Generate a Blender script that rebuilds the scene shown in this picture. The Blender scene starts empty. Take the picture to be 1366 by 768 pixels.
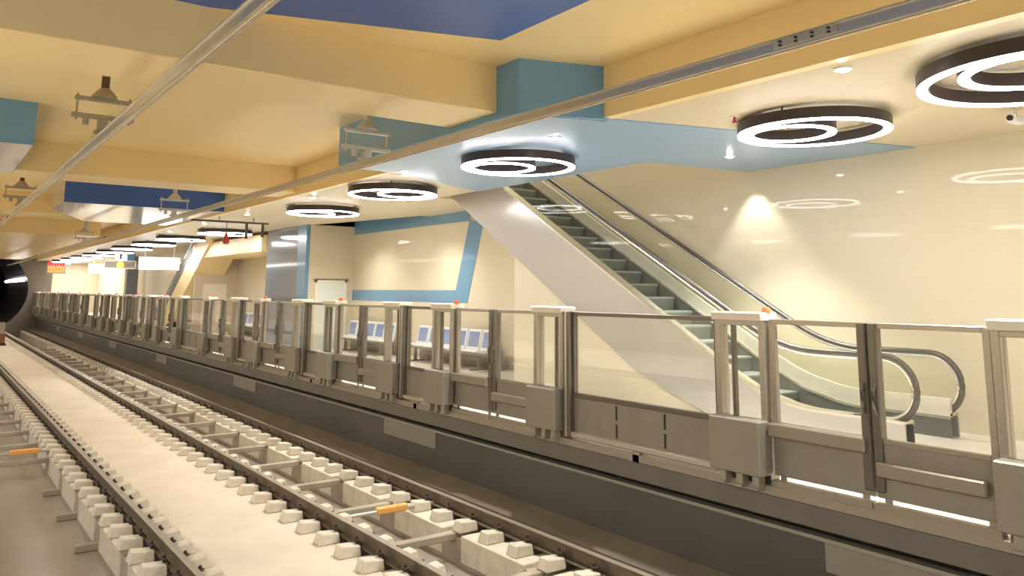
import bpy, bmesh, math, random
from math import sin, cos, pi, radians
from mathutils import Matrix, Vector
random.seed(7)
S = bpy.context.scene
COL = S.collection

# ------------------------------------------------------------------ materials
def mat(name, col, rough=0.5, metal=0.0, spec=0.5, coat=0.0, var=0.0, scale=3.0, bump=0.0, bscale=40.0, joints=None, emit=None, estr=0.0, coat_rough=0.05):
    m = bpy.data.materials.new(name); m.use_nodes = True
    nt = m.node_tree; b = nt.nodes['Principled BSDF']
    b.inputs['Roughness'].default_value = rough
    b.inputs['Metallic'].default_value = metal
    b.inputs['Specular IOR Level'].default_value = spec
    b.inputs['Coat Weight'].default_value = coat
    b.inputs['Coat Roughness'].default_value = coat_rough
    b.inputs['Base Color'].default_value = (*col, 1)
    tc = nt.nodes.new('ShaderNodeTexCoord')
    out = None
    if var > 0:
        n = nt.nodes.new('ShaderNodeTexNoise'); n.inputs['Scale'].default_value = scale; n.inputs['Detail'].default_value = 6
        nt.links.new(tc.outputs['Object'], n.inputs['Vector'])
        r = nt.nodes.new('ShaderNodeValToRGB')
        r.color_ramp.elements[0].position = 0.3; r.color_ramp.elements[1].position = 0.72
        r.color_ramp.elements[0].color = (*[max(0, c * (1 - var)) for c in col], 1)
        r.color_ramp.elements[1].color = (*[min(1, c * (1 + var * 0.6)) for c in col], 1)
        nt.links.new(n.outputs['Fac'], r.inputs['Fac'])
        out = r.outputs['Color']
    if joints:
        # thin panel joints on a wall: brick texture in the (Y, Z) plane of the wall
        sx = nt.nodes.new('ShaderNodeSeparateXYZ'); cb = nt.nodes.new('ShaderNodeCombineXYZ')
        nt.links.new(tc.outputs['Object'], sx.inputs[0])
        nt.links.new(sx.outputs[joints[3]], cb.inputs[0]); nt.links.new(sx.outputs[2 if joints[3] != 2 else 0], cb.inputs[1])
        bk = nt.nodes.new('ShaderNodeTexBrick'); bk.offset = 0.0
        bk.inputs['Scale'].default_value = 1.0
        bk.inputs['Brick Width'].default_value = joints[0]; bk.inputs['Row Height'].default_value = joints[1]
        bk.inputs['Mortar Size'].default_value = 0.003; bk.inputs['Mortar Smooth'].default_value = 0.3
        nt.links.new(cb.outputs[0], bk.inputs['Vector'])
        mx = nt.nodes.new('ShaderNodeMix'); mx.data_type = 'RGBA'
        nt.links.new(bk.outputs['Fac'], mx.inputs[0])
        if out: nt.links.new(out, mx.inputs[6])
        else: mx.inputs[6].default_value = (*col, 1)
        mx.inputs[7].default_value = (*[c * joints[2] for c in col], 1)
        out = mx.outputs[2]
    if out: nt.links.new(out, b.inputs['Base Color'])
    if bump > 0:
        n2 = nt.nodes.new('ShaderNodeTexNoise'); n2.inputs['Scale'].default_value = bscale; n2.inputs['Detail'].default_value = 5
        nt.links.new(tc.outputs['Object'], n2.inputs['Vector'])
        bp = nt.nodes.new('ShaderNodeBump'); bp.inputs['Strength'].default_value = bump; bp.inputs['Distance'].default_value = 0.01
        nt.links.new(n2.outputs['Fac'], bp.inputs['Height']); nt.links.new(bp.outputs['Normal'], b.inputs['Normal'])
    if emit:
        b.inputs['Emission Color'].default_value = (*emit, 1); b.inputs['Emission Strength'].default_value = estr
    return m

def glass_mat(name, tint, refl=0.10):
    m = bpy.data.materials.new(name); m.use_nodes = True; nt = m.node_tree
    nt.nodes.remove(nt.nodes['Principled BSDF']); o = nt.nodes['Material Output']
    t = nt.nodes.new('ShaderNodeBsdfTransparent'); t.inputs[0].default_value = (*tint, 1)
    g = nt.nodes.new('ShaderNodeBsdfGlossy'); g.inputs['Roughness'].default_value = 0.03
    lw = nt.nodes.new('ShaderNodeLayerWeight'); lw.inputs['Blend'].default_value = 0.35
    mm = nt.nodes.new('ShaderNodeMath'); mm.operation = 'MULTIPLY_ADD'; mm.inputs[1].default_value = refl * 2.5; mm.inputs[2].default_value = refl * 0.35
    nt.links.new(lw.outputs['Fresnel'], mm.inputs[0])
    mx = nt.nodes.new('ShaderNodeMixShader')
    nt.links.new(mm.outputs[0], mx.inputs[0]); nt.links.new(t.outputs[0], mx.inputs[1]); nt.links.new(g.outputs[0], mx.inputs[2])
    nt.links.new(mx.outputs[0], o.inputs[0])
    return m

def emat(name, col, s):
    m = bpy.data.materials.new(name); m.use_nodes = True; nt = m.node_tree
    nt.nodes.remove(nt.nodes['Principled BSDF'])
    e = nt.nodes.new('ShaderNodeEmission'); e.inputs[0].default_value = (*col, 1); e.inputs[1].default_value = s
    nt.links.new(e.outputs[0], nt.nodes['Material Output'].inputs[0]); return m

M = {}
M['cream_ceiling'] = mat('cream_ceiling', (.82, .64, .33), .35, var=.03, scale=.6, coat=.06, coat_rough=.25)
M['hall_ceiling'] = mat('hall_ceiling', (.58, .50, .355), .45, coat=.08, coat_rough=.3)
M['wall'] = mat('wall_panel', (.62, .555, .42), .3, spec=.15, coat=.3, coat_rough=.03, joints=(1.2, .9, .94, 1))
M['wall_x'] = mat('wall_panel_cross', (.62, .535, .40), .35, coat=.2, joints=(1.2, .9, .94, 0))
M['blue'] = mat('blue_panel', (.13, .30, .50), .25, coat=.5, coat_rough=.04)
M['blue_under'] = mat('blue_soffit', (.25, .38, .55), .35, coat=.25, coat_rough=.2)
M['navy'] = mat('navy_panel', (.035, .11, .40), .4, coat=.12, coat_rough=.1)
M['lilac'] = mat('lilac_soffit', (.50, .48, .52), .18, coat=.5, coat_rough=.05)
M['stripe'] = mat('stripe_blue', (.13, .27, .42), .25, coat=.4)
M['greyglass'] = mat('grey_cladding', (.15, .165, .20), .12, coat=.6, coat_rough=.03)
M['conc'] = mat('bright_concrete', (.68, .59, .47), .75, var=.10, scale=1.3, bump=.05, bscale=30)
M['conc2'] = mat('grey_concrete', (.40, .34, .26), .7, var=.22, scale=2.2, bump=.1)
M['trench'] = mat('trench_concrete', (.30, .26, .21), .28, var=.2, scale=1.1, spec=.6)
M['block'] = mat('block_concrete', (.64, .575, .465), .7, var=.12, scale=9)
M['rail'] = mat('rail_steel', (.16, .125, .085), .45, metal=.5, var=.2, scale=12)
M['railtop'] = mat('rail_head', (.36, .31, .235), .45, metal=.5)
M['clip'] = mat('clip_iron', (.05, .038, .028), .6, metal=.3)
M['darkwall'] = mat('track_wall', (.092, .084, .077), .45, var=.18, scale=.9)
M['haunch'] = mat('haunch_concrete', (.18, .15, .108), .6, var=.2, scale=1.8)
M['slab'] = mat('slab_edge', (.14, .126, .106), .5, var=.1, scale=3)
M['black'] = mat('shade_and_seam_black', (.02, .017, .012), .7)  # black for the painted recess shade and for the panel seams
M['rim'] = mat('wall_rim', (.34, .32, .27), .4, metal=.3)
M['plate'] = mat('pale_plate', (.25, .23, .195), .45)
M['steel'] = mat('brushed_steel', (.44, .40, .34), .32, metal=.75, var=.06, scale=20)
M['steel_d'] = mat('dark_frame_steel', (.19, .17, .14), .35, metal=.65)
M['steel_l'] = mat('bright_steel', (.66, .61, .52), .3, metal=.7)
M['kick'] = mat('kick_panel', (.30, .275, .235), .4, metal=.4, var=.08, scale=5)
M['boxm'] = mat('box_cover', (.30, .275, .23), .42, metal=.35)
M['cap'] = mat('pier_cap', (.78, .72, .6), .4)
M['beacon'] = mat('beacon_lens', (.85, .16, .05), .3, emit=(1, .16, .04), estr=.03)
M['glass'] = glass_mat('door_glass', (.965, .965, .95), .07)
M['eglass'] = glass_mat('escalator_glass', (.96, .97, .945), .009)
M['floor'] = mat('platform_floor', (.86, .81, .70), .3, coat=.25, var=.03, joints=(.8, .8, .9, 1))
M['ring'] = mat('ring_body', (.045, .032, .03), .4, metal=.3)
M['glow'] = emat('ring_diffuser', (1.0, .965, .96), 19.0)
M['dl'] = emat('downlight_lens', (1.0, .94, .86), 60.0)
M['dlrim'] = mat('downlight_rim', (.8, .78, .72), .4)
M['alu'] = mat('aluminium', (.60, .56, .49), .3, metal=.7, var=.06, scale=14)
M['alu_m'] = mat('aluminium_matte', (.46, .42, .37), .45, metal=.45)
M['copper'] = mat('contact_wire', (.75, .62, .45), .25, metal=.9)
M['insul'] = mat('insulator_brown', (.085, .045, .025), .25, coat=.4)
M['galv'] = mat('galvanised', (.36, .33, .26), .5, metal=.5)
M['galv_l'] = mat('galvanised_pale', (.52, .53, .52), .4, metal=.5)
M['clad'] = mat('inner_cladding', (.80, .75, .63), .22, metal=.35)
M['strg'] = mat('stringer_steel', (.47, .445, .41), .25, metal=.4, var=.03, scale=1.0)
M['deck'] = mat('deck_steel', (.70, .66, .57), .25, metal=.75)
M['landing'] = mat('landing_plate', (.70, .66, .57), .35, metal=.2)
M['rubber'] = mat('handrail_rubber', (.06, .05, .04), .35, coat=.3)
M['guide'] = mat('handrail_guide', (.75, .72, .64), .25, metal=.7)
M['step'] = mat('step_metal', (.34, .36, .33), .45, metal=.3)
M['riser'] = mat('step_riser', (.19, .205, .185), .5, metal=.3)
M['skirt'] = mat('skirt_panel', (.16, .16, .14), .4, metal=.3)
M['seat_b'] = mat('seat_blue', (.14, .22, .45), .4)
M['seat_w'] = mat('seat_white', (.72, .74, .78), .35)
M['seat_shade'] = mat('seat_shade_tone', (.30, .255, .21), .5)  # shade below the seats put into a colour
M['grey'] = mat('grey_paint', (.30, .27, .23), .5)
M['door'] = mat('door_paint', (.66, .70, .64), .35)
M['door_w'] = mat('door_white', (.82, .76, .64), .4)
M['doorf'] = mat('door_frame', (.75, .70, .58), .4)
M['sign'] = emat('sign_white', (.93, .97, 1.0), 3.2)
M['signf'] = mat('sign_frame', (.82, .78, .66), .4)
M['yellow'] = mat('sign_yellow', (.85, .68, .10), .4, emit=(1, .8, .1), estr=.5)
M['icon'] = mat('icon_blue', (.03, .04, .22), .4)
M['led'] = emat('led_red', (1.0, .03, .03), 1.6)
M['led_o'] = emat('led_orange', (1.0, .22, .02), 1.6)
M['tun'] = mat('tunnel_lining', (.055, .045, .04), .35, metal=.2, joints=(1.5, 9, .4, 1))
M['headwall'] = mat('headwall', (.17, .145, .115), .7, var=.15, scale=1)
M['lamp'] = emat('tunnel_lamp', (1, .94, .9), 30.0)
M['orange'] = mat('orange_sleeve', (.80, .40, .10), .5)
M['rodm'] = mat('rod_grey', (.52, .48, .42), .5, metal=.4)
M['red'] = mat('red_plastic', (.42, .02, .02), .35, coat=.3)
M['redb'] = mat('red_brown', (.22, .07, .04), .5)
M['pipe'] = mat('dark_pipe', (.045, .035, .03), .5)

# ------------------------------------------------------------------ geometry
class MB:
    def __init__(self): self.bm = bmesh.new()
    def box(self, x0, x1, y0, y1, z0, z1):
        v = [self.bm.verts.new((x, y, z)) for x in (x0, x1) for y in (y0, y1) for z in (z0, z1)]
        for f in ((0,1,3,2), (4,6,7,5), (0,4,5,1), (2,3,7,6), (0,2,6,4), (1,5,7,3)):
            self.bm.faces.new([v[i] for i in f])
        return self
    def prism(self, pts, a0, a1, axis):
        """polygon pts extruded along an axis: 'x' takes (y,z), 'y' takes (x,z), 'z' takes (x,y)"""
        def P(p, a):
            return {'x': (a, p[0], p[1]), 'y': (p[0], a, p[1]), 'z': (p[0], p[1], a)}[axis]
        A = [self.bm.verts.new(P(p, a0)) for p in pts]; B = [self.bm.verts.new(P(p, a1)) for p in pts]
        n = len(pts)
        self.bm.faces.new(A); self.bm.faces.new(B[::-1])
        for i in range(n):
            self.bm.faces.new((A[i], B[i], B[(i + 1) % n], A[(i + 1) % n]))
        return self
    def strip(self, top, bot, a0, a1):
        """band between two (y,z) polylines of equal length, extruded along x; made of quads so it may be concave"""
        for i in range(len(top) - 1):
            self.prism([top[i], top[i + 1], bot[i + 1], bot[i]], a0, a1, 'x')
        bmesh.ops.remove_doubles(self.bm, verts=self.bm.verts, dist=1e-5)
        return self
    def tube(self, path, r, n=10, cap=True):
        path = [Vector(p) for p in path]; rings = []
        for i, p in enumerate(path):
            if i == 0: d = path[1] - p
            elif i == len(path) - 1: d = p - path[i - 1]
            else: d = (path[i + 1] - p).normalized() + (p - path[i - 1]).normalized()
            d.normalize()
            u = d.cross(Vector((0, 0, 1)))
            if u.length < 1e-3: u = d.cross(Vector((1, 0, 0)))
            u.normalize(); w = u.cross(d)
            rr = r[i] if isinstance(r, (list, tuple)) else r
            rings.append([self.bm.verts.new(p + rr * (cos(2 * pi * k / n) * u + sin(2 * pi * k / n) * w)) for k in range(n)])
        for a, b in zip(rings, rings[1:]):
            for k in range(n):
                self.bm.faces.new((a[k], a[(k + 1) % n], b[(k + 1) % n], b[k]))
        if cap:
            self.bm.faces.new(rings[0][::-1]); self.bm.faces.new(rings[-1])
        return self
    def lathe(self, prof, c, n=32, close=False):
        """profile of (r,z) turned about the vertical axis through c"""
        rings = [[self.bm.verts.new((c[0] + r * cos(2 * pi * k / n), c[1] + r * sin(2 * pi * k / n), c[2] + z)) for k in range(n)] for r, z in prof]
        pr = list(zip(rings, rings[1:])) + ([(rings[-1], rings[0])] if close else [])
        for a, b in pr:
            for k in range(n):
                self.bm.faces.new((a[k], a[(k + 1) % n], b[(k + 1) % n], b[k]))
        if not close:
            for rg in (rings[0], rings[-1]):
                try: self.bm.faces.new(rg)
                except ValueError: pass
        return self
    def build(self, name, m, parent=None, bevel=0.0, smooth=False, loc=None):
        if bevel > 0:
            bmesh.ops.bevel(self.bm, geom=list(self.bm.edges), offset=bevel, segments=1, affect='EDGES', clamp_overlap=True)
        bmesh.ops.recalc_face_normals(self.bm, faces=self.bm.faces)
        me = bpy.data.meshes.new(name); self.bm.to_mesh(me); self.bm.free()
        for mm in (m if isinstance(m, (list, tuple)) else [m]): me.materials.append(mm)
        if smooth:
            for p in me.polygons: p.use_smooth = True
            try: me.set_sharp_from_angle(angle=radians(40))
            except Exception: pass
        o = bpy.data.objects.new(name, me); COL.objects.link(o)
        if parent: o.parent = parent
        if loc: o.location = loc
        return o

def tag(o, label=None, cat=None, group=None, kind=None):
    if label: o['label'] = label
    if cat: o['category'] = cat
    if group: o['group'] = group
    if kind: o['kind'] = kind
    return o
def thing(name, label, cat, loc=(0, 0, 0), group=None, rz=0):
    o = bpy.data.objects.new(name, None); o.empty_display_size = .1; COL.objects.link(o)
    o.location = loc; o.rotation_euler = (0, 0, rz)
    return tag(o, label, cat, group)
def struct(name, mb, m, bevel=0, smooth=False):
    return tag(mb.build(name, m, None, bevel, smooth), kind='structure')
def copy_tree(o, parent=None):
    c = o.copy(); COL.objects.link(c)
    if parent: c.parent = parent
    for ch in list(o.children): copy_tree(ch, c)
    return c

ORD = ['first', 'second', 'third', 'fourth', 'fifth', 'sixth', 'seventh', 'eighth', 'ninth', 'tenth', 'eleventh', 'twelfth', 'thirteenth', 'fourteenth', 'fifteenth', 'sixteenth', 'seventeenth', 'eighteenth']
Y0, Y1 = -7.0, 66.0
FL, CZ, UZ, BZ = 1.15, 4.72, 5.30, 4.77     # platform floor, hall ceiling, upper ceiling, beam underside
WX, FX = 10.3, 5.87                          # back wall, fascia

# ------------------------------------------------------------------ track bed (setting)
b = MB()
b.box(2.55, 3.95, Y0, Y1, -.25, 0)                         # bright strip between the two tracks
struct('floor_track_centre', b, M['conc'])
b = MB(); b.box(.5, 1.99, Y0, Y1, -.42, -.34); b.box(4.48, 5.30, Y0, Y1, -.42, -.34)
struct('floor_trench', b, M['trench'])
b = MB(); b.box(1.99, 2.55, Y0, Y1, -.42, -.05); b.box(3.95, 4.48, Y0, Y1, -.42, -.06); b.box(5.30, 5.85, Y0, Y1, -.42, -.05); b.box(.2, .5, Y0, Y1, -.42, -.05)
struct('floor_rail_bed', b, M['conc2'])
b = MB(); b.prism([(5.85, -.05), (5.85, .16), (6.16, .27), (6.16, -.05)], Y0, Y1, 'y')
struct('floor_haunch', b, M['haunch'])
b = MB(); b.box(6.15, 6.35, Y0, Y1, -.05, .80)
struct('wall_track_side', b, M['darkwall'])
b = MB(); b.box(6.10, 6.35, Y0, Y1, .80, .83)
struct('trim_1', b, M['rim'])
b = MB(); b.box(6.22, 6.5, Y0, Y1, .83, .97)  # black strip standing in for the shade in the recess below the slab
struct('trim_recess_shade', b, M['black'])
b = MB(); b.box(5.97, 6.5, Y0, Y1, .93, 1.10)
struct('trim_3', b, M['slab'])
b = MB(); b.box(6.16, WX + .2, Y0, Y1, 1.0, FL)
struct('floor_platform', b, M['floor'])

# plinth segments with three blocks each (a framed slab): pitch 1.62 m
PITCH, SEG = .54, 1.62
segs = []
def plinth_run(xa, xb, ya, yb, off, label):
    proto = None; y = ya + off
    while y < yb:
        if proto is None:
            proto = MB().box(xa, xb, -.60, .60, -.30, 0).build('track_plinth', M['block'], None, .012); o = proto
        else:
            o = proto.copy(); COL.objects.link(o)
        o.location = (0, y, 0); tag(o, label, 'track plinth', 'concrete plinths carrying the rail blocks')
        y += SEG
plinth_run(1.97, 2.55, 8.2, 48, .59, 'short concrete plinth under the leftmost running rail')
plinth_run(5.28, 5.80, 5.2, 48, .71, 'short concrete plinth under the rail beside the platform wall')
# cross struts over the trench of the right track, at every gap
proto = None
for k in range(24):
    y = 6.72 + k * SEG
    if proto is None:
        b = MB(); b.box(4.46, 5.34, -.055, .055, -.09, -.005)
        proto = b.build('cross_strut', M['conc2'], None, .01); o = proto
    else:
        o = proto.copy(); COL.objects.link(o)
    o.location = (0, y, 0); tag(o, 'flat concrete strut crossing the drain trench between the right track rails', 'strut', 'struts over the right trench')
proto = None
for k in range(11):
    y = 7.98 + SEG * 5 + k * SEG
    if proto is None:
        b = MB(); b.box(.5, 2.0, -.05, .05, -.13, -.05)
        proto = b.build('cross_strut', M['conc2'], None, .01); o = proto
    else:
        o = proto.copy(); COL.objects.link(o)
    o.location = (0, y, 0); tag(o, 'flat concrete strut crossing the drain trench left of the leftmost rail', 'strut', 'struts over the left trench')

proto = None
for k in range(5):
    if proto is None:
        b = MB(); b.box(1.74, 2.02, -.035, .035, -.34, -.25); proto = b.build('plinth_gap_bar', M['conc2'], None, .01); o = proto  # short dark bars lying in the gaps between plinths
    else:
        o = proto.copy(); COL.objects.link(o)
    o.location = (0, 7.98 + k * SEG, 0); tag(o, 'short dark bar in a plinth gap left of the leftmost rail', 'stub', 'dark bars at the plinth gaps')
# running rails
def rail(x, label):
    t = thing('running_rail', label, 'rail', (x, 0, .0))
    zb = .06
    prof = [(-.068, zb), (.068, zb), (.068, zb + .014), (.012, zb + .03), (.009, zb + .115), (.033, zb + .128), (.035, zb + .150), (-.035, zb + .150), (-.033, zb + .128), (-.009, zb + .115), (-.012, zb + .03), (-.068, zb + .014)]
    b = MB(); b.prism([(p[0], p[1]) for p in prof], Y0, Y1, 'y'); b.build('rail_web', M['rail'], t)
    b = MB(); b.box(-.034, .034, Y0, Y1, zb + .150, zb + .160); b.build('rail_head', M['railtop'], t, .003)
    return t
RX = (2.28, 4.11, 5.64)
RL = ('leftmost steel running rail, left of the bright concrete strip', 'middle steel running rail, right of the bright concrete strip', 'steel running rail nearest the dark platform wall')
for x, l in zip(RX, RL): rail(x, l)

# rail support blocks with clips
def make_block():
    root = thing('rail_support_block', '', 'rail block')
    for sgn in (-1, 1):
        b = MB()
        x0, x1 = (.075, .335)
        pts = [(x0, 0), (x1, 0), (x1 - .035, .125), (x0 + .01, .105)]
        if sgn < 0: pts = [(-p[0], p[1]) for p in pts]
        b.prism(pts, -.095, .095, 'y')
        # taper the sides a little
        for v in b.bm.verts:
            if v.co.z > .05: v.co.y *= .82
        b.build('shoulder', M['block'], root, .012)
        b = MB(); b.tube([(sgn * .055, -.05, .10), (sgn * .10, -.045, .15), (sgn * .13, 0, .145), (sgn * .10, .045, .15), (sgn * .055, .05, .10)], .013, 6)
        b.tube([(sgn * .10, 0, .09), (sgn * .10, 0, .185)], .016, 6)
        b.build('clip', M['clip'], root)
    b = MB(); b.box(-.085, .085, -.10, .10, 0, .06); b.build('baseplate', M['clip'], root)
    return root
BLK = make_block()
BL = ('pale concrete block clamping the leftmost rail', 'pale concrete block clamping the middle rail', 'pale concrete block clamping the rail beside the platform wall')
first = True
NB = 100
for x, l, ys in zip(RX, BL, (8.25, 6.62, 5.04)):
    for k in range(NB):
        if first: o = BLK; first = False
        else: o = copy_tree(BLK)
        o.location = (x, ys + k * PITCH, 0)
        tag(o, l, 'rail block', l.replace('pale concrete block', 'concrete blocks'))
# the concrete seat strip under the middle rail
b = MB(); b.box(3.95, 4.48, Y0, Y1, -.06, 0); struct('floor_middle_rail_seat', b, M['conc'])
b = MB()
for x, y in zip(RX, (62.4, 60.9, 59.3)):
    while y < 66.5:
        b.box(x - .3, x - .08, y - .09, y + .09, 0, .11); b.box(x + .08, x + .3, y - .09, y + .09, 0, .11); y += PITCH
tag(b.build('distant_rail_blocks', M['block']), 'tiny rows of rail blocks far off at the tunnel mouth', 'rail block', kind='stuff')

# orange sleeved gauge rods
def gauge_rod(x0, x1, y, label, s0, s1):
    t = thing('gauge_rod', label, 'gauge rod', (x0, y, 0))
    L = x1 - x0
    b = MB(); b.tube([(.0, 0, .075), (L, 0, .075)], .022, 8); b.build('rod', M['rodm'], t, smooth=True)
    b = MB(); b.box(s0, s1, -.045, .045, .045, .125); b.box(s0 + .12, s0 + .16, -.05, .05, .04, .13); b.box(s1 - .16, s1 - .12, -.05, .05, .04, .13)
    b.build('insulating_sleeve', M['orange'], t, .012)
    for xx in (.0, L):
        b = MB(); b.box(xx - .06, xx + .06, -.04, .04, .0, .10); b.build('end_clamp', M['galv'], t, .008)
gauge_rod(4.18, 5.57, 9.33, 'grey gauge rod with orange sleeve between the two right-track rails', .62, 1.05)
gauge_rod(.85, 2.21, 16.05, 'grey gauge rod with orange sleeve left of the leftmost rail', .55, .98)

# pale plates on the track wall
proto = None
for i, (yc, w) in enumerate(((3.2, 1.55), (10.95, 1.6), (18.7, 1.55), (26.7, 1.4), (34.7, 1.4), (42.7, 1.4), (50.7, 1.4))):
    b = MB(); b.box(6.13, 6.152, yc - w / 2, yc + w / 2, .56, .80)
    tag(b.build('cover_plate', M['plate'], None, .004), ('pale grey rectangular cover plate on the dark track wall, %s from the right') % ORD[i], 'plate', 'cover plates on the track wall')

# ------------------------------------------------------------------ platform screen doors
PX = 6.05
GB, TOP = 1.66, 2.56
centres = [3.45, 8.60, 12.50, 16.45, 20.42, 25.55, 29.5, 33.45, 37.4, 42.5, 46.45, 50.4, 54.35, 59.4, 63.3]
HW, PW, TP = .92, .56, .13
def frame_glass(t, y0, y1, z0, z1, st=.045, x=PX, d=.05, m='steel', gm='glass'):
    b = MB()
    b.box(x - d / 2, x + d / 2, y0, y0 + st, z0, z1); b.box(x - d / 2, x + d / 2, y1 - st, y1, z0, z1)
    b.box(x - d / 2, x + d / 2, y0 + st, y1 - st, z1 - .045, z1); b.box(x - d / 2, x + d / 2, y0 + st, y1 - st, z0, z0 + .04)
    b.build('frame', M[m], t, .005)
    b = MB(); b.box(x - .006, x + .006, y0 + st, y1 - st, z0 + .04, z1 - .045); b.build('glass_pane', M[gm], t)

def make_pier(kind):
    """kind 'B': farther side of a door, carries the beacon; 'A': nearer side, carries the thick dark post"""
    t = thing('door_pier', '', 'door pier')
    y0, y1 = 0, PW
    frame_glass(t, y0 + .01, y1 - .01, GB, TOP, .06, PX, .12, 'steel')
    b = MB(); b.box(PX - .02, PX + .02, .17 if kind == 'A' else PW - .2, .20 if kind == 'A' else PW - .165, GB + .04, TOP - .04); b.build('inner_mullion', M['steel_d'], t)
    b = MB(); b.box(PX - .10, PX + .14, y0, y1, TOP, TOP + .075); b.build('cap', M['cap'], t, .01)
    b = MB(); b.box(PX - .02, PX + .10, y0 + .02, y1 - .02, FL + .02, GB); b.build('lower_body', M['steel_d'], t)
    b = MB(); b.box(PX - .19, PX - .02, y0 + .005, y1 - .01, 1.25, GB + .05); o = b.build('control_box', M['boxm'], t, .012)
    for yy in (.05, .22, .40):
        b = MB(); b.prism([(PX - .15, 1.25), (PX - .06, 1.25), (PX - .06, 1.155), (PX - .03, 1.155), (PX - .03, 1.13), (PX - .17, 1.13), (PX - .17, 1.155), (PX - .15, 1.155)], yy, yy + .07, 'y')
        b.build('foot_bracket', M['rim'], t, .004)
    if kind == 'B':
        b = MB(); b.lathe([(.04, 0), (.04, .025), (.028, .045), (.0, .05)], (PX + .02, .03, TOP + .075), 12); b.build('beacon', M['beacon'], t, smooth=True)
    else:
        b = MB(); b.box(PX - .08, PX + .06, -TP, -.005, 1.20, TOP + .03); b.build('end_post', M['steel_d'], t, .008)
        b = MB(); b.box(PX - .085, PX - .075, -TP + .045, -TP + .075, 1.20, TOP + .02); b.build('post_trim', M['steel_l'], t)
    return t
def make_leaf(far):
    """sliding leaf, local y 0..HW; the meeting stile of the far leaf is at y=0, of the near leaf at y=HW"""
    t = thing('sliding_door_leaf', '', 'sliding door')
    y0, y1 = 0.012, HW - .008
    frame_glass(t, y0, y1, GB, TOP + .02, .055, PX + .02, .05, 'steel')
    ym = y0 if far else y1 - .07
    b = MB(); b.box(PX - .03, PX + .07, ym, ym + .07, 1.30, TOP + .02); b.build('meeting_stile', M['steel_d'], t, .01)
    b = MB(); yh = y0 + .03 if far else y1 - .04
    b.tube([(PX - .03, yh, 1.88), (PX - .055, yh, 1.93), (PX - .055, yh, 2.06), (PX - .03, yh, 2.11)], .016, 8); b.build('handle', M['steel_d'], t, smooth=True)
    b = MB(); b.box(PX, PX + .05, y0, y1, 1.258, GB); b.build('kick_panel', M['kick'], t)
    b = MB()
    if far: b.box(PX - .09, PX + .01, y0 + .02, y1, 1.585, 1.70)
    else: b.box(PX - .07, PX + .01, y0 + .08, y1 - .03, 1.42, 1.53)
    b.build('ledge', M['steel'], t, .012)
    b = MB(); b.box(PX - .06, PX + .02, y0, y1, 1.175, 1.225); b.box(PX + .005, PX + .02, y0 + .05, y0 + .11, 1.22, 1.29); b.box(PX + .005, PX + .02, y1 - .11, y1 - .05, 1.22, 1.29); b.build('guide_shoe', M['steel'], t, .004)
    return t
def fixed_panel(y0, y1, label):
    t = thing('fixed_screen_panel', label, 'glass screen', (0, y0, 0), 'fixed glass panels between the sliding doors')
    L = y1 - y0
    b = MB(); b.box(PX - .03, PX + .03, 0, L, TOP - .02, TOP + .025); b.box(PX - .03, PX + .03, 0, .03, GB, TOP); b.box(PX - .03, PX + .03, L - .03, L, GB, TOP); b.box(PX - .03, PX + .03, 0, L, GB - .03, GB + .02)
    b.build('frame', M['steel_d'], t, .005)
    b = MB(); b.box(PX - .006, PX + .006, .03, L - .03, GB + .02, TOP - .02); b.build('glass_pane', M['glass'], t)
    b = MB(); b.box(PX - .01, PX + .03, 0, L, 1.26, GB - .03)
    n = max(1, round(L / .68))
    b.build('kick_panel', M['kick'], t)
    for k in range(1, n):
        yy = L * k / n
        b = MB(); b.box(PX - .014, PX - .008, yy - .012, yy + .012, 1.46, 1.61); b.box(PX - .014, PX - .008, yy - .012, yy + .012, 1.28, 1.42); b.build('seam_clip', M['black'], t)
    b = MB(); b.box(PX - .07, PX + .03, 0, L, 1.20, 1.262); b.build('sill_tube', M['steel_l'], t, .012)
    b = MB(); b.box(PX - .08, PX - .02, L / 2 - .05, L / 2 + .05, 1.10, 1.20); b.build('foot_bracket', M['rim'], t, .006)
    return t
pA = pB = lF = lN = None
for i, c in enumerate(centres):
    w = ORD[i]
    def put(o, y, label, group):
        o.location = (0, y, 0); tag(o, label, None, group)
    nm = 'the %s sliding door pair counted from the right edge of the photo' % w
    if pA is None: pA = make_pier('A'); o = pA
    else: o = copy_tree(pA)
    put(o, c - HW - PW, 'glazed pier with dark post, nearer side of the %s door pair from the right' % w, 'glazed piers beside the platform doors')
    if pB is None: pB = make_pier('B'); o = pB
    else: o = copy_tree(pB)
    put(o, c + HW, 'glazed pier with orange beacon, farther side of the %s door pair from the right' % w, 'glazed piers beside the platform doors')
    if lF is None: lF = make_leaf(True); o = lF
    else: o = copy_tree(lF)
    put(o, c, 'left leaf of the %s pair of sliding glass platform doors from the right' % w, 'sliding glass platform door leaves')
    if lN is None: lN = make_leaf(False); o = lN
    else: o = copy_tree(lN)
    put(o, c - HW, 'right leaf of the %s pair of sliding glass platform doors from the right' % w, 'sliding glass platform door leaves')
    if i + 1 < len(centres):
        ya, yb = c + HW + PW, centres[i + 1] - HW - PW - TP
        fixed_panel(ya, yb, 'fixed glass panel between the %s and %s door pairs from the right' % (w, ORD[i + 1]))
b = MB(); b.box(PX - .08, PX + .09, 1.8, Y1, FL - .05, FL + .03)
struct('trim_4', b, M['steel'], .006)

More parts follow.
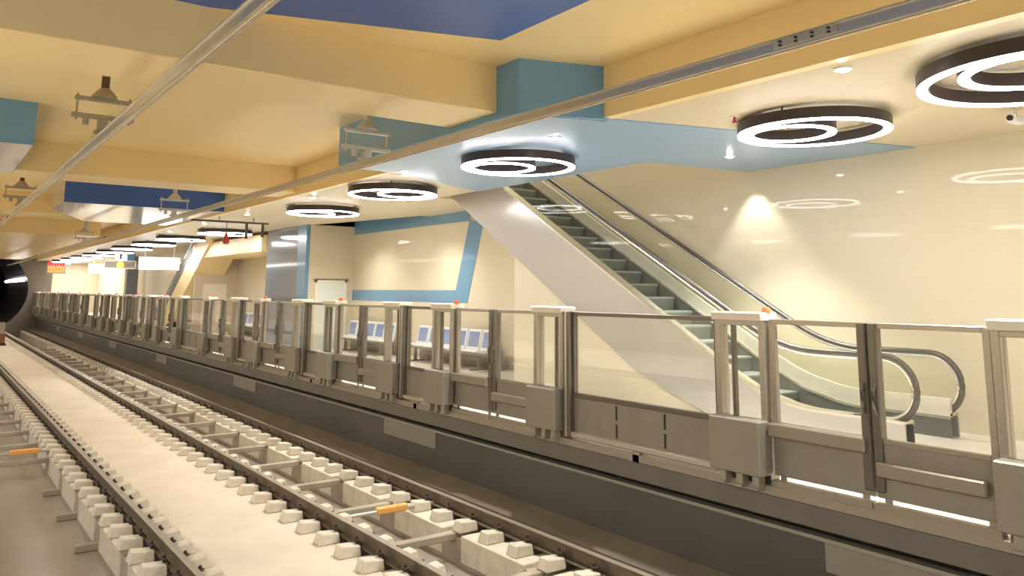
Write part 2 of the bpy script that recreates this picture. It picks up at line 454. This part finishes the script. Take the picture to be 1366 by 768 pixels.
# ------------------------------------------------------------------ hall walls and ceilings (setting)
OPX, OY0, OY1 = 8.38, 8.02, 13.95            # escalator opening in the hall ceiling
b = MB(); b.box(WX, WX + .2, Y0, Y1, FL, 9.0); struct('wall_right', b, M['wall'])
b = MB()
b.box(FX + .12, OPX, Y0, Y1, CZ, CZ + .5); b.box(OPX, WX, OY1, 17.6, CZ, CZ + .5); b.prism([(OPX, 17.6), (10.05, 17.6), (9.0, 22.0), (OPX, 22.0)], CZ, CZ + .5, 'z'); b.box(OPX, WX, 22.0, Y1, CZ, CZ + .5); b.box(OPX, WX, 17.6, 22.0, CZ + .5, CZ + .6); b.box(OPX, WX, Y0, OY0 - .25, CZ, CZ + .5)
b.prism([(OPX, OY0 - .25), (WX, OY0 - .25), (WX, OY0 - .22), (OPX, OY0 + .08)], CZ, CZ + .5, 'z')
struct('ceiling_hall', b, M['hall_ceiling'])
# shaft above the opening
b = MB(); b.box(OPX - .12, OPX, OY0 - .3, 22, CZ + .5, 9.0); b.box(OPX, WX, OY0 - .5, OY0 - .3, CZ + .5, 9.0); b.box(OPX, WX, 22, 22.2, CZ + .5, 9.0)
struct('wall_shaft', b, M['wall_x'])
b = MB(); b.box(OPX - .12, WX + .2, OY0 - .5, 22.2, 9.0, 9.1); struct('ceiling_shaft', b, M['hall_ceiling'])
# blue panel in the hall ceiling
b = MB(); b.prism([(FX + .01, 6.27), (WX - .01, 5.05), (WX - .01, 7.75), (OPX, 8.05), (OPX, 12.45), (7.62, 12.15), (FX + .01, 11.25)], CZ - .012, CZ + .01, 'z')
struct('ceiling_blue_panel', b, M['blue_under'])
# fascia between hall ceiling and track ceiling
b = MB(); b.box(FX, FX + .12, Y0, Y1, CZ - .004, UZ + .1); struct('trim_5', b, M['cream_ceiling'])
# upper ceiling over the tracks
b = MB(); b.box(-.7, FX + .1, -6, 40, UZ, UZ + .2); struct('ceiling_track', b, M['cream_ceiling'])
b = MB()
for yb in (7.0, 15.38, 23.8): b.box(-.7, FX, yb, yb + 1.0, BZ, UZ + .05)
struct('ceiling_beam', b, M['cream_ceiling'], .01)
b = MB(); b.box(-.7, 5.05, 32.6, 62, BZ, UZ + .3); struct('ceiling_low', b, M['cream_ceiling'], .01)
# blue boxes at the fascia and across
b = MB(); b.prism([(4.93, 6.58), (4.93, 11.2), (FX + .05, 11.2), (FX + .05, 6.24)], CZ - .03, UZ + .04, 'z'); struct('ceiling_blue_box', b, M['blue'], .006)
b = MB(); b.prism([(4.96, 6.62), (4.96, 11.17), (FX + .02, 11.17), (FX + .02, 6.30)], CZ - .036, CZ - .03, 'z'); struct('ceiling_blue_box_underside', b, M['blue_under'])
b = MB(); b.box(-.6, 1.0, 12.2, 15.37, CZ, UZ + .04); struct('ceiling_blue_box_left', b, M['blue'], .006)
b = MB(); b.box(-.58, .98, 12.22, 15.36, CZ - .006, CZ); struct('ceiling_blue_box_left_underside', b, M['lilac'])
b = MB(); b.prism([(2.33, 20.2), (FX + .05, 20.2), (FX + .05, 25.6), (3.5, 25.6), (2.33, 22.2)], BZ - .012, UZ + .04, 'z'); struct('ceiling_lilac_box', b, M['lilac'])
b = MB(); b.box(2.33, FX + .05, 20.18, 20.2, BZ - .016, UZ + .02); struct('ceiling_navy_front', b, M['navy'])
# navy panel in the ceiling, nearest the camera
b = MB(); b.prism([(-.55, 7.74), (4.40, 6.18), (4.36, 4.2), (4.30, -3), (-.55, -3)], UZ - .012, UZ, 'z'); struct('ceiling_navy_panel', b, M['navy'])
# left platform hall that lights the tracks (mostly behind the camera's back)
b = MB(); b.box(-4.5, -.7, -6, 62, CZ, CZ + .2); struct('ceiling_left_hall', b, M['hall_ceiling'])
b = MB(); b.box(-.72, -.6, -6, 62, CZ - .004, UZ + .1); struct('trim_6', b, M['cream_ceiling'])
b = MB(); b.box(-4.6, -4.4, -6, 62, 1.0, CZ); struct('wall_left', b, M['wall'])
b = MB(); b.box(-4.4, -.25, -6, 62, 1.0, FL); struct('floor_left_platform', b, M['floor'])
b = MB(); b.box(-.25, .2, -6, 62, -.42, 1.0); struct('wall_left_track_side', b, M['darkwall'])

# lift room at the end of the first bay
b = MB(); b.box(8.82, WX, 22.0, 22.12, FL, CZ + .45); struct('wall_room_front', b, M['wall_x'])
b = MB(); b.box(8.80, 8.90, 22.64, 25.3, FL, CZ); b.box(8.9, WX, 25.2, 25.3, FL, CZ); struct('wall_room_side', b, M['greyglass'])
b = MB(); b.box(8.79, 8.90, 21.99, 22.64, FL, CZ); struct('trim_7', b, M['stripe'])
t = tag(thing('door_1', None, None, (9.6, 22.0, FL)), kind='structure')
b = MB(); b.box(-.5, -.43, -.04, .0, 0, 1.97); b.box(.43, .5, -.04, 0, 0, 1.97); b.box(-.5, .5, -.04, 0, 1.90, 1.97); b.build('door_frame', M['doorf'], t, .004)
b = MB(); b.box(-.54, .54, -.05, 0, 1.97, 2.0); b.build('door_head', M['steel_d'], t)
b = MB(); b.box(-.43, .43, -.025, 0, 0, 1.90); b.build('door_leaf', M['door'], t)
b = MB(); b.box(.30, .38, -.06, -.025, .9, .93); b.build('door_handle', M['steel'], t)
# far room under the second escalator
b = MB(); b.box(8.62, WX, 33.0, 33.12, FL, 4.1); struct('wall_far_room', b, M['wall_x'])
t = tag(thing('door_2', None, None, (9.42, 33.0, FL)), kind='structure')
b = MB(); b.box(-.48, -.42, -.03, 0, 0, 1.93); b.box(.42, .48, -.03, 0, 0, 1.93); b.box(-.48, .48, -.03, 0, 1.87, 1.93); b.build('door_frame', M['doorf'], t, .004)
b = MB(); b.box(-.42, .42, -.02, 0, 0, 1.87); b.build('door_leaf', M['door_w'], t)
b = MB(); b.box(8.62, WX, 25.35, 33.6, 4.06, 4.60); struct('ceiling_far_soffit', b, M['cream_ceiling'])
# blue bands on the back wall
T = .008
b = MB(); b.box(WX - T, WX, 15.65, 17.6, 4.48, CZ); b.box(WX - T, WX, 17.6, 22.0, 4.48, CZ + .48)
b.prism([(15.06, 4.48), (15.68, 4.48), (16.24, 2.84), (15.62, 2.84)], WX - T, WX, 'x')
b.prism([(15.62, 2.84), (16.24, 2.84), (16.36, 2.54), (15.72, 2.54)], WX - T, WX, 'x')
b.prism([(16.24, 2.84), (22.0, 2.84), (22.0, 2.54), (16.36, 2.54)], WX - T, WX, 'x')
struct('trim_8', b, M['stripe'])
# infill wall under the near escalator
SLP = .577
def noseZ(y): return 2.38 + SLP * (y - 8.23)
b = MB(); b.prism([(11.7, FL), (7.3, FL), (11.7, FL + .59 * (11.7 - 7.30))], 8.69, 8.78, 'x'); struct('wall_under_escalator', b, M['wall'])
# far end and tunnel
R, TC = 2.66, (2.9, 2.72)
b = MB()
n = 40; hole = [(TC[0] + R * cos(2 * pi * k / n), TC[1] + R * sin(2 * pi * k / n)) for k in range(n)]
outer = []
for k in range(n):
    a = 2 * pi * k / n; s = 1 / max(abs(cos(a)), abs(sin(a)))
    outer.append((TC[0] + 4.0 * s * cos(a), TC[1] + 3.4 * s * sin(a)))
for k in range(n):
    j = (k + 1) % n
    b.prism([hole[k], outer[k], outer[j], hole[j]], 62.0, 62.4, 'y')
struct('wall_tunnel_end', b, M['headwall'])
b = MB()
for k in range(n):
    j = (k + 1) % n
    h2 = [(TC[0] + (p[0] - TC[0]) * 1.03, TC[1] + (p[1] - TC[1]) * 1.03) for p in (hole[k], hole[j])]
    b.prism([hole[k], h2[0], h2[1], hole[j]], 62.2, 92, 'y')
b.box(.3, 6.3, 91.8, 92, -.5, 5.5)
struct('wall_tunnel_lining', b, M['tun'])
b = MB(); b.box(6.4, WX + .2, Y1, Y1 + .2, FL, CZ); struct('wall_hall_end', b, M['wall_x'])
proto = None
for k in range(7):
    a = radians(16); y = 63.0 + k * 2.4
    b = MB(); b.lathe([(.0, -.09), (.08, -.06), (.11, 0), (.08, .06), (0, .09)], (0, 0, 0), 12)
    o = proto.copy() if proto else None
    if o is None:
        t = thing('tunnel_lamp', '', 'lamp'); b.build('lens', M['lamp'], t, smooth=True)
        b = MB(); b.box(.05, .14, -.14, .14, -.12, .12); b.build('housing', M['steel_d'], t, .01); proto = t; o = t
    else:
        b.bm.free(); o = copy_tree(proto)
    o.location = (TC[0] + (R - .13) * cos(a), y, TC[1] + (R - .13) * sin(a))
    tag(o, 'round white lamp glowing on the right wall inside the tunnel', None, 'lamps along the tunnel wall')

# ------------------------------------------------------------------ ring lamps
def ring_lamp(x, y, label, R=.775, ang=200, z=4.56):
    x, y, R = x * 1.035, y * 1.035, R * 1.03
    t = thing('ring_lamp', label, 'ceiling lamp', (x, y, z), 'double ring ceiling lamps')
    ri = R * .60; off = R - ri - .085
    ix, iy = off * cos(radians(ang)), off * sin(radians(ang))
    H, Wd = .12, .10
    def body(r, c, nm, zt):
        b = MB(); b.lathe([(r, .004), (r, zt), (r - Wd, zt), (r - Wd, .004)], (c[0], c[1], 0), 64, True); b.build(nm, M['ring'], t, smooth=True)
        b = MB(); b.lathe([(r - .004, -.010), (r - .004, .006), (r - Wd * .78, .006), (r - Wd * .78, -.010)], (c[0], c[1], 0), 64, True); b.build(nm.replace('ring', 'diffuser'), M['glow'], t)
    body(R, (0, 0), 'outer_ring', H); body(ri, (ix, iy), 'inner_ring', H)
    for k in range(3):
        a = radians(ang + 60 + 120 * k); rr = R - Wd / 2
        MB().tube([(rr * cos(a), rr * sin(a), H), (rr * cos(a), rr * sin(a), CZ - z)], .012, 6).build('hanger', M['ring'], t)
    a = radians(ang + 180); MB().tube([(ix + (ri - .05) * cos(a), iy + (ri - .05) * sin(a), H), (ix + (ri - .05) * cos(a), iy + (ri - .05) * sin(a), CZ - z)], .012, 6).build('hanger', M['ring'], t)
    return t
RINGS = [(7.02, 2.35, .95, 190), (7.48, 4.74, .78, 130), (6.42, 8.58, .79, 130), (6.55, 12.47, .79, 300), (6.95, 16.5, .79, 130),
         (7.2, 24.5, .79, 130), (6.9, 28.5, .79, 130), (6.9, 32.5, .79, 300), (6.9, 36.5, .79, 130), (6.95, 40.5, .79, 130), (6.95, 44.5, .79, 300), (6.95, 48.5, .79, 130), (6.95, 52.5, .79, 130), (6.95, 56.5, .79, 130), (6.95, 60.5, .79, 130)]
for i, (x, y, r, a) in enumerate(RINGS):
    ring_lamp(x, y, 'dark double ring lamp glowing white under the platform ceiling, %s from the right' % ORD[i], r, a)

# downlights
DL = [(6.15, 3.58), (8.92, 6.96), (6.13, 7.43), (6.2, 11.4), (6.24, 15.35), (6.37, 19.9), (6.3, 23.5), (6.3, 27.5)]
DN = ['right of the near blue ceiling panel', 'at the right end of the blue ceiling panel', 'on the blue panel above the third ring lamp', 'at the left end of the blue ceiling panel', 'above the fifth ring lamp from the right', 'in front of the lift room', 'beyond the lift room', 'farthest down the platform']
for (x, y), nm in zip(DL, DN):
    t = thing('downlight', 'small round downlight in the hall ceiling, ' + nm, 'ceiling light', (x, y, CZ), 'recessed downlights')
    zz = -.014
    b = MB(); b.lathe([(.075, zz - .008), (.075, 0), (.05, 0), (.05, zz - .008)], (0, 0, 0), 20, True); b.build('rim', M['dlrim'], t)
    b = MB(); b.lathe([(.03, zz - .022), (.046, zz - .015), (.05, zz - .006), (.05, 0)], (0, 0, 0), 20); b.build('lens', M['dl'], t)
# small ceiling devices
t = thing('sprinkler_head', 'small red sprinkler head on the ceiling beside the second ring lamp', 'sprinkler', (6.95, 5.34, CZ))
b = MB(); b.lathe([(.05, -.012), (.05, 0)], (0, 0, 0), 14); b.build('rosette', M['dlrim'], t)
b = MB(); b.lathe([(.028, -.075), (.028, -.06), (.014, -.055), (.014, -.012)], (0, 0, 0), 12); b.build('red_nozzle', M['red'], t)
t = thing('ceiling_camera', 'small white box camera on the ceiling at the right edge of the photo', 'camera', (9.0, 3.36, CZ))
b = MB(); b.box(-.02, .02, -.02, .02, -.06, 0); b.build('mount', M['dlrim'], t)
b = MB(); b.box(-.12, .12, -.045, .045, -.15, -.06); b.build('housing', M['seat_w'], t, .012)
b = MB(); b.tube([(-.12, 0, -.105), (-.145, 0, -.105)], .03, 12); b.build('lens', M['ring'], t)

# ------------------------------------------------------------------ overhead conductor rails
def conductor(x, z, label, splices, hs=1.0):
    t = thing('overhead_conductor', label, 'conductor rail', (x, 0, z)); t.scale = (1, 1, hs)
    prof = [(-.045, .105), (.045, .105), (.045, .095), (.014, .090), (.014, .03), (.020, .006), (-.020, .006), (-.014, .03), (-.014, .090), (-.045, .095)]
    b = MB(); b.prism([(-.045, .10), (.045, .10), (.045, .112), (-.045, .112)], Y0, 61.5, 'y'); b.prism([(-.034, .012), (-.020, .012), (-.016, .10), (-.030, .10)], Y0, 61.5, 'y'); b.prism([(.020, .012), (.034, .012), (.030, .10), (.016, .10)], Y0, 61.5, 'y'); b.box(-.034, .034, Y0, 61.5, .0, .014)
    b.build('profile', M['alu'], t)
    b = MB(); b.tube([(0, Y0, -.006), (0, 61.5, -.006)], .008, 8); b.build('contact_wire', M['copper'], t)
    for ys in splices:
        b = MB(); b.box(-.042, .042, ys - .22, ys + .22, .022, .092); p = b.build('splice_plate', M['alu_m'], t, .004)
        for k in range(4):
            for zz in (.04, .074):
                MB().tube([(-.052, ys - .165 + .11 * k, zz), (.052, ys - .165 + .11 * k, zz)], .011, 8).build('bolt', M['ring'], p)
conductor(1.45, 4.445, 'left overhead aluminium conductor rail crossing the upper left ceiling', (22,), .9)
conductor(4.20, 4.305, 'right overhead aluminium conductor rail running along the cream fascia', (2.66, 26), .72)
def insulator(x, y, zc, zu, zl, label):
    """zc: top of the conductor, zu and zl: heights of the upper and lower crossbars"""
    t = thing('conductor_support', label, 'insulator', (x, y, UZ), 'insulated supports of the conductor rails')
    d, u, l = zc - UZ, zu - UZ, zl - UZ
    mg = M['galv'] if x < 3 else M['galv_l']
    b = MB(); b.tube([(0, 0, 0), (0, 0, u + .10)], .045, 12); b.build('threaded_stem', M['insul'] if x < 3 else mg, t, smooth=True)
    b = MB(); b.lathe([(.05, u + .14), (.09, u + .10), (.135, u + .045), (.14, u + .02), (.08, u + .02)], (0, 0, 0), 20); b.build('bell', mg, t, smooth=True)
    b = MB(); b.box(-.30, .30, -.03, .03, u - .022, u + .022); b.build('upper_bar', mg, t, .006)
    for s in (-1, 1): MB().tube([(s * .27, 0, u + .05), (s * .27, 0, l - .05)], .012, 8).build('hanger_rod', mg, t)
    b = MB(); b.box(-.32, .32, -.035, .035, l - .025, l + .025); b.build('lower_bar', mg, t, .006)
    b = MB(); b.box(-.05, .05, -.05, .05, d + .03, l - .02); b.box(-.09, .09, -.06, .06, d + .002, d + .035); b.build('rail_clamp', mg, t, .006)
    b = MB(); b.tube([(-.17, 0, l - .02), (-.17, 0, l - .10)], .032, 8); b.build('clamp_nut', mg, t)
for x, z, zu, zl, ys, side in ((1.45, 4.546, 4.94, 4.74, (9.85, 19.6, 29.5), 'left'), (4.20, 4.387, 4.74, 4.53, (8.72, 18.1, 30.2), 'right')):
    for y, nm in zip(ys, ('nearest', 'second nearest', 'farthest')):
        insulator(x, y, z, zu, zl, '%s ceiling support with crossbars holding the %s overhead conductor rail' % (nm, side))

# ------------------------------------------------------------------ escalators
def escalator(label, yb, dirn, x0, top_z, far=False, side='strg'):
    """local frame: y runs up the incline from the lower newel at y=0, x across from the track-side face at x=0; floor z=0"""
    t = thing('escalator', label, 'escalator', (x0, yb, FL))
    t.scale = (1, 1, 1)
    f = lambda y: y * dirn
    KN = 1.72                                   # where the incline starts (nosing line at floor)
    L = (top_z - FL) / SLP + KN + .4
    def nz(y): return max(0.0, SLP * (y - KN))
    def sm(y, add, r=.5):                       # nosing line with a softened knee
        d = y - KN
        if d < -r: v = 0
        elif d > r: v = SLP * d
        else: v = SLP * (d + r) ** 2 / (4 * r)
        return v + add
    ys = [0.15, .6] + [KN - .5 + .125 * k for k in range(9)] + [KN + 1.0 + (L - KN - 1.0) * k / 6 for k in range(7)]
    Wd = 1.24
    # outer stringer
    top = [(f(y), sm(y, .26 if y < KN else .26 - .09 * min(1, (y - KN) / .8))) for y in ys]
    def low(y): return max(0.0, .597 * (y - KN - .9) + .0) if y > KN + .9 else 0.0
    ys2 = sorted(set(ys + [KN + .9]))
    top = [(f(y), sm(y, .26 if y < KN else .26 - .09 * min(1, (y - KN) / .8))) for y in ys2]
    bot = [(f(y), low(y + .75) if y + .75 > KN + .9 else 0.0) for y in ys2]
    bot = [(f(y), max(0.0, .59 * (y - KN - 1.62))) for y in ys2]
    for nm, xa, xb in (('stringer_panel', 0, .03), ('stringer_panel', Wd - .03, Wd)):
        if far and xa: continue
        MB().strip(top, bot, xa, xb).build(nm, M[side], t)
    # soffit
    incl = [y for y in ys2 if y > KN + 1.7]
    MB().strip([(f(y), .59 * (y - KN - 1.62) + .03) for y in incl], [(f(y), .59 * (y - KN - 1.62)) for y in incl], .03, Wd - .03).build('soffit', M[side], t)
    # decks, skirts, glass, handrails
    for s in (0, 1):
        xa, xb = (0, .20) if s == 0 else (Wd - .20, Wd)
        MB().strip([(p[0], p[1] + .03) for p in top], top, xa, xb).build('deck', M['deck'], t)
        xs = xb - .012 if s == 0 else xa
        sk = [(f(y), sm(y, .26 if y < KN else .26 - .09 * min(1, (y - KN) / .8))) for y in ys2]
        MB().strip([(p[0], p[1] - .02) for p in sk], [(p[0], max(.0, p[1] - .38)) for p in sk], xs, xs + .012).build('skirt', M['skirt'], t)
        MB().strip([(p[0], p[1] + (.20 if s and not far else .02)) for p in sk], [(p[0], p[1] - .01) for p in sk], xs - .002 if s else xs, xs + .012 if not s else xs + .05).build('inner_cladding', M['clad'], t)
        # bright skirt edging
        MB().strip([(p[0], p[1] + .0) for p in sk], [(p[0], p[1] - .035) for p in sk], xs - .012 if s else xs + .006, xs + .010 if s else xs + .022).build('skirt_edging', M['deck'], t)
        xg = .10 if s == 0 else Wd - .10
        yg = [y for y in ys2 if y >= .6]
        gt = [(f(y), sm(y, .935)) for y in yg]; gb = [(f(y), sm(y, .285 if y < KN else .285 - .09 * min(1, (y - KN) / .8))) for y in yg]
        b = MB().strip(gt, gb, xg - .006, xg + .006)
        # rounded newel glass
        arc = [(f(.38 - .34 * cos(a)) if False else f(.40 + .34 * cos(a)), .615 + .32 * sin(a)) for a in [pi / 2 + pi * k / 12 for k in range(13)]]
        pts = [(f(.6), .935)] + arc + [(f(.6), .295)]
        b.prism(pts, xg - .006, xg + .006, 'x')
        b.build('balustrade_panel' if far else 'balustrade_glass', M['skirt'] if far else M['eglass'], t)
        # handrail: top run, newel loop, return
        path = [(xg, f(y), sm(y, .965)) for y in reversed(yg)]
        path += [(xg, f(.40 + .36 * cos(a)), .605 + .36 * sin(a)) for a in [pi / 2 + pi * k / 14 for k in range(15)]]
        path += [(xg, f(.62), .245)]
        b = MB()
        b.tube(path, .036, 10)
        b.build('handrail', M['rubber'], t, smooth=True)
        # steel guide just inside
        path2 = [(xg, f(y), sm(y, .925)) for y in reversed(yg)] + [(xg, f(.40 + .325 * cos(a)), .605 + .325 * sin(a)) for a in [pi / 2 + pi * k / 14 for k in range(15)]]
        MB().tube(path2, .024, 8).build('handrail_guide', M['guide'], t, smooth=True)
        b = MB(); b.box(xg - .07, xg + .07, min(f(.5), f(.78)), max(f(.5), f(.78)), 0.0, .30)
        b.build('handrail_inlet', M['rubber'], t, .02)
    # steps
    proto = None
    tread, rise = .36, .36 * SLP
    k = 0; y = KN - .30
    while True:
        y = KN - .30 + tread * k; z = sm(y + .18, 0, .5)
        if z + FL > top_z - .1 or k > 40: break
        if proto is None:
            b = MB(); b.box(.215, Wd - .215, 0, tread + .02, -.035, 0); p = b.build('step', M['step'], t, .006)
            b = MB(); b.prism([(0, -.03), (.03, -.24), (.045, -.24), (.015, -.03)], .22, Wd - .22, 'x'); b.build('step_riser', M['riser'], p)
            proto = p; o = p
        else:
            o = copy_tree(proto, t)
        o.location = (0, f(y) if dirn > 0 else f(y), z)
        if dirn < 0: o.rotation_euler = (0, 0, pi); o.location.x = Wd
        k += 1
    # comb and landing plates
    b = MB(); b.box(.19, Wd - .19, min(f(.75), f(KN - .28)), max(f(.75), f(KN - .28)), 0, .02); b.build('comb_plate', M['deck'], t)
    b = MB(); b.box(.0, Wd, min(f(-.9), f(.75)), max(f(-.9), f(.75)), 0, .012); b.build('landing_plate', M['landing'], t)
    return t
escalator('long steel and glass escalator rising leftward beside the right wall', 4.42, 1, 8.65, 6.6)
escalator('distant escalator with cream sides rising rightward past the lift room', 40.2, -1, 8.56, 5.4, True, 'cream_ceiling')

# ------------------------------------------------------------------ benches
def bench(y0, n, label, pitch=.56):
    t = thing('platform_bench', label, 'bench', (9.72, y0, FL), 'rows of blue and white platform seats')
    L = n * pitch
    b = MB(); b.box(-.06, .06, -.02, L + .02, .30, .36); b.build('beam', M['grey'], t, .008)
    for yy in (.3, L - .3):
        b = MB(); b.box(-.04, .04, yy - .03, yy + .03, .03, .30); b.box(-.24, .24, yy - .04, yy + .04, 0, .03); b.build('leg', M['grey'], t, .006)
    b = MB(); b.box(.34, .40, -.1, L + .1, .0, .42); b.build('under_seat_shade', M['seat_shade'], t, .006)  # grey-brown sheet painting the shade under and behind the seats
    for k in range(n):
        ya = k * pitch + .02; yb = ya + pitch - .04
        b = MB(); b.prism([(-.27, .40), (-.25, .44), (.18, .40), (.20, .36), (-.10, .355)], ya, yb, 'y'); b.build('seat', M['seat_w'], t, .008)
        b = MB(); b.prism([(.17, .38), (.21, .38), (.30, .83), (.26, .83)], ya, yb, 'y'); s = b.build('backrest', M['seat_w'], t, .008)
        b = MB(); b.prism([(.175, .46), (.19, .45), (.262, .78), (.238, .78)], ya + .06, yb - .06, 'y'); b.build('back_pad', M['seat_b'], s, .004)
    return t
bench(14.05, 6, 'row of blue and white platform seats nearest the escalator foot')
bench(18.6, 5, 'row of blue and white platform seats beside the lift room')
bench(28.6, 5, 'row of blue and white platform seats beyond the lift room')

# ------------------------------------------------------------------ hanging signs and far fittings
def hang_sign(x0, x1, y, z0, z1, label, m):
    t = thing('hanging_sign', label, 'sign', ((x0 + x1) / 2, y, z0), None)
    hw, H = (x1 - x0) / 2, z1 - z0
    b = MB(); b.box(-hw, hw, -.08, .08, 0, H); b.build('housing', M['signf'], t, .015)
    b = MB(); b.box(-hw + .03, hw - .03, -.088, -.08, .03, H - .03); b.build('sign_face', m, t)
    for s in (-1, 1):
        b = MB(); b.tube([(s * hw * .7, 0, H), (s * hw * .7, 0, CZ - z0)], .02, 8); b.build('hanger', M['signf'], t)
    return t
hang_sign(6.93, 8.53, 35.2, 3.62, 4.16, 'white glowing hanging sign beside the distant escalator', M['sign'])
hang_sign(6.75, 8.45, 46.5, 3.62, 4.16, 'white glowing hanging sign farther left along the platform', M['sign'])
t = thing('direction_sign', 'cream framed hanging sign with a yellow disc and a blue arrow symbol above', 'sign', (7.75, 43.6, 3.84))
b = MB(); b.box(-.75, .75, -.05, .05, 0, .06); b.box(-.75, .75, -.05, .05, .36, .42); b.box(-.75, -.69, -.05, .05, 0, .42); b.box(.69, .75, -.05, .05, 0, .42); b.build('frame', M['signf'], t, .008)
b = MB(); b.box(-.69, .69, -.02, .02, .06, .36); b.build('panel', M['grey'], t)
b = MB(); b.prism([(.17 * cos(2 * pi * k / 20), .19 + .17 * sin(2 * pi * k / 20)) for k in range(20)], -.07, -.05, 'y'); b.build('yellow_disc', M['yellow'], t)
b = MB(); b.box(-.24, .24, -.04, .04, .42, .86); p = b.build('symbol_panel', M['sign'], t)
b = MB(); b.box(-.05, .05, -.05, -.04, .48, .66); b.prism([(-.1, .66), (.1, .66), (0, .82)], -.05, -.04, 'y'); b.build('symbol', M['icon'], p)
b = MB(); b.box(.30, .66, -.03, .03, .42, .80); b.build('end_panel', M['stripe'], t)
t = thing('led_display', 'red and orange glowing hanging display at the far end of the platform', 'display', (6.85, 60.0, 3.72))
b = MB(); b.box(-.55, .55, -.08, .08, .12, .95); b.build('housing', M['steel_d'], t, .02)
for z0, z1, mm in ((.62, .90, 'led'), (.42, .56, 'led_o'), (.20, .34, 'led_o')):
    b = MB()
    for k in range(6):
        xx = -.49 + k * .165
        b.box(xx, xx + .13, -.09, -.08, z0, z1)
    b.build('glowing_row', M[mm], t)
for s in (-1, 1): MB().tube([(s * .5, 0, .95), (s * .5, 0, CZ - 3.72)], .025, 8).build('hanger', M['steel_d'], t)
# dark hanging trunking with red pear-shaped tag
t = thing('cable_trunking', 'thin dark trunking hung under the ceiling in front of the lift room', 'trunking', (6.2, 21.0, 4.56))
b = MB(); b.box(-.9, 1.1, -.04, .04, 0, .045); b.build('channel', M['pipe'], t, .004)
for xx, z in ((.52, -.40), (.95, -.34)):
    b = MB(); b.box(xx - .03, xx + .03, -.03, .03, z, 0); b.build('drop', M['pipe'], t)
for xx in (-.2, .7): MB().tube([(xx, 0, .03), (xx, 0, CZ - 4.56)], .01, 6).build('hanger', M['pipe'], t)
t = thing('red_hanging_bulb', 'small dark red pear-shaped object hanging under the trunking', 'hanging bulb', (6.2, 21.0, 3.99))
b = MB(); b.lathe([(.0, 0), (.06, .01), (.085, .06), (.08, .13), (.045, .23), (.02, .33), (.0, .36)], (0, 0, 0), 16); b.build('bulb', M['red'], t, smooth=True)
b = MB(); b.tube([(0, 0, .34), (0, 0, .57)], .008, 6); b.build('cord', M['pipe'], t)
# blue column farther on, red-brown marker between the tracks
b = MB(); b.box(9.3, 9.9, 50.0, 50.6, FL, CZ); struct('wall_far_column', b, M['greyglass'])
t = thing('marker_post', 'reddish brown marker post standing between the tracks at the left edge', 'post', (3.33, 47.8, 0))
b = MB(); b.box(-.20, .20, -.16, .16, 0, .12); b.build('base', M['clip'], t, .01)
b = MB(); b.box(-.15, .15, -.10, .10, .12, .55); b.build('lower_box', M['redb'], t, .015)
b = MB(); b.box(-.12, .12, -.08, .08, .55, 1.15); b.build('upper_box', M['galv'], t, .02)

# ------------------------------------------------------------------ lights
def area(name, loc, size, power, col=(1, .985, .93), rot=(0, 0, 0), shape='DISK', sy=None):
    l = bpy.data.lights.new(name, 'AREA'); l.shape = shape; l.size = size; l.energy = power; l.color = col
    if sy: l.shape = 'RECTANGLE'; l.size_y = sy
    o = bpy.data.objects.new(name, l); o.location = loc; o.rotation_euler = rot; COL.objects.link(o); return o
def spot(name, loc, power, ang, blend=.6, col=(1, .975, .90), rot=(0, 0, 0), rad=.04):
    l = bpy.data.lights.new(name, 'SPOT'); l.energy = power; l.spot_size = radians(ang); l.spot_blend = blend; l.color = col; l.shadow_soft_size = rad
    o = bpy.data.objects.new(name, l); o.location = loc; o.rotation_euler = rot; COL.objects.link(o); return o
for k in range(2):                          # the ring lamps go on behind the camera's position
    area('hall_lamp_behind', (7.1, -1.9 - 3.2 * k, 4.5), 1.5, 120)
    area('left_hall_lamp_behind', (-2.0, -2.4 - 2.4 * k, 4.5), 1.5, 120)
for k in range(8):                          # ring lamps of the opposite platform
    area('left_hall_lamp', (-2.0, 0.5 + 4 * k, 4.55), 1.5, 70)
area('left_hall_lamp_far', (-2.0, 46, 4.55), 2.0, 500, sy=26)
for (x, y) in DL:
    spot('downlight_beam', (x, y, CZ - .05), 400, 95, .8)
spot('wall_washer', (WX - .27, 7.55, CZ - .03), 60, 84, .5, rot=(0, radians(4), 0))
area('platform_end_fill', (8.6, 61, 4.6), 2.5, 260, sy=8)  # added fill without a fixture, brightens the far end of the hall
for yy in (16.4, 20.0): spot('back_wall_fill', (9.1, yy, CZ - .05), 170, 130, 1.0)  # added spots with no fixtures, lifting the back wall around the benches
area('shaft_lamp', (9.3, 14, 8.8), 1.2, 160, sy=8)

W = bpy.data.worlds.new('World'); S.world = W; W.use_nodes = True
W.node_tree.nodes['Background'].inputs[0].default_value = (1, .96, .90, 1)
W.node_tree.nodes['Background'].inputs[1].default_value = .25

# ------------------------------------------------------------------ camera
th, pt, rl = .6347060, .1509340, .006
F = Vector((sin(th) * cos(pt), cos(th) * cos(pt), sin(pt)))
Rr = Vector((cos(th), -sin(th), 0)); U = Rr.cross(F)
R2 = cos(rl) * Rr + sin(rl) * U; U2 = -sin(rl) * Rr + cos(rl) * U
cam = bpy.data.cameras.new('Camera'); co = bpy.data.objects.new('Camera', cam); COL.objects.link(co)
mx = Matrix((R2, U2, -F)).transposed().to_4x4(); mx.translation = Vector((0, 0, 2.80)); co.matrix_world = mx
cam.sensor_width = 36; cam.lens = 1050 / 1366 * 36; cam.shift_y = -(384 - 230) / 1366; cam.clip_end = 300; cam.clip_start = .05
S.camera = co
S.cycles.diffuse_bounces = 7; S.cycles.max_bounces = 14; S.cycles.transparent_max_bounces = 24
vs = S.view_settings
vs.view_transform = 'Standard'; vs.look = 'None'; vs.gamma = 1; vs.use_curve_mapping = False; vs.exposure = 0.82
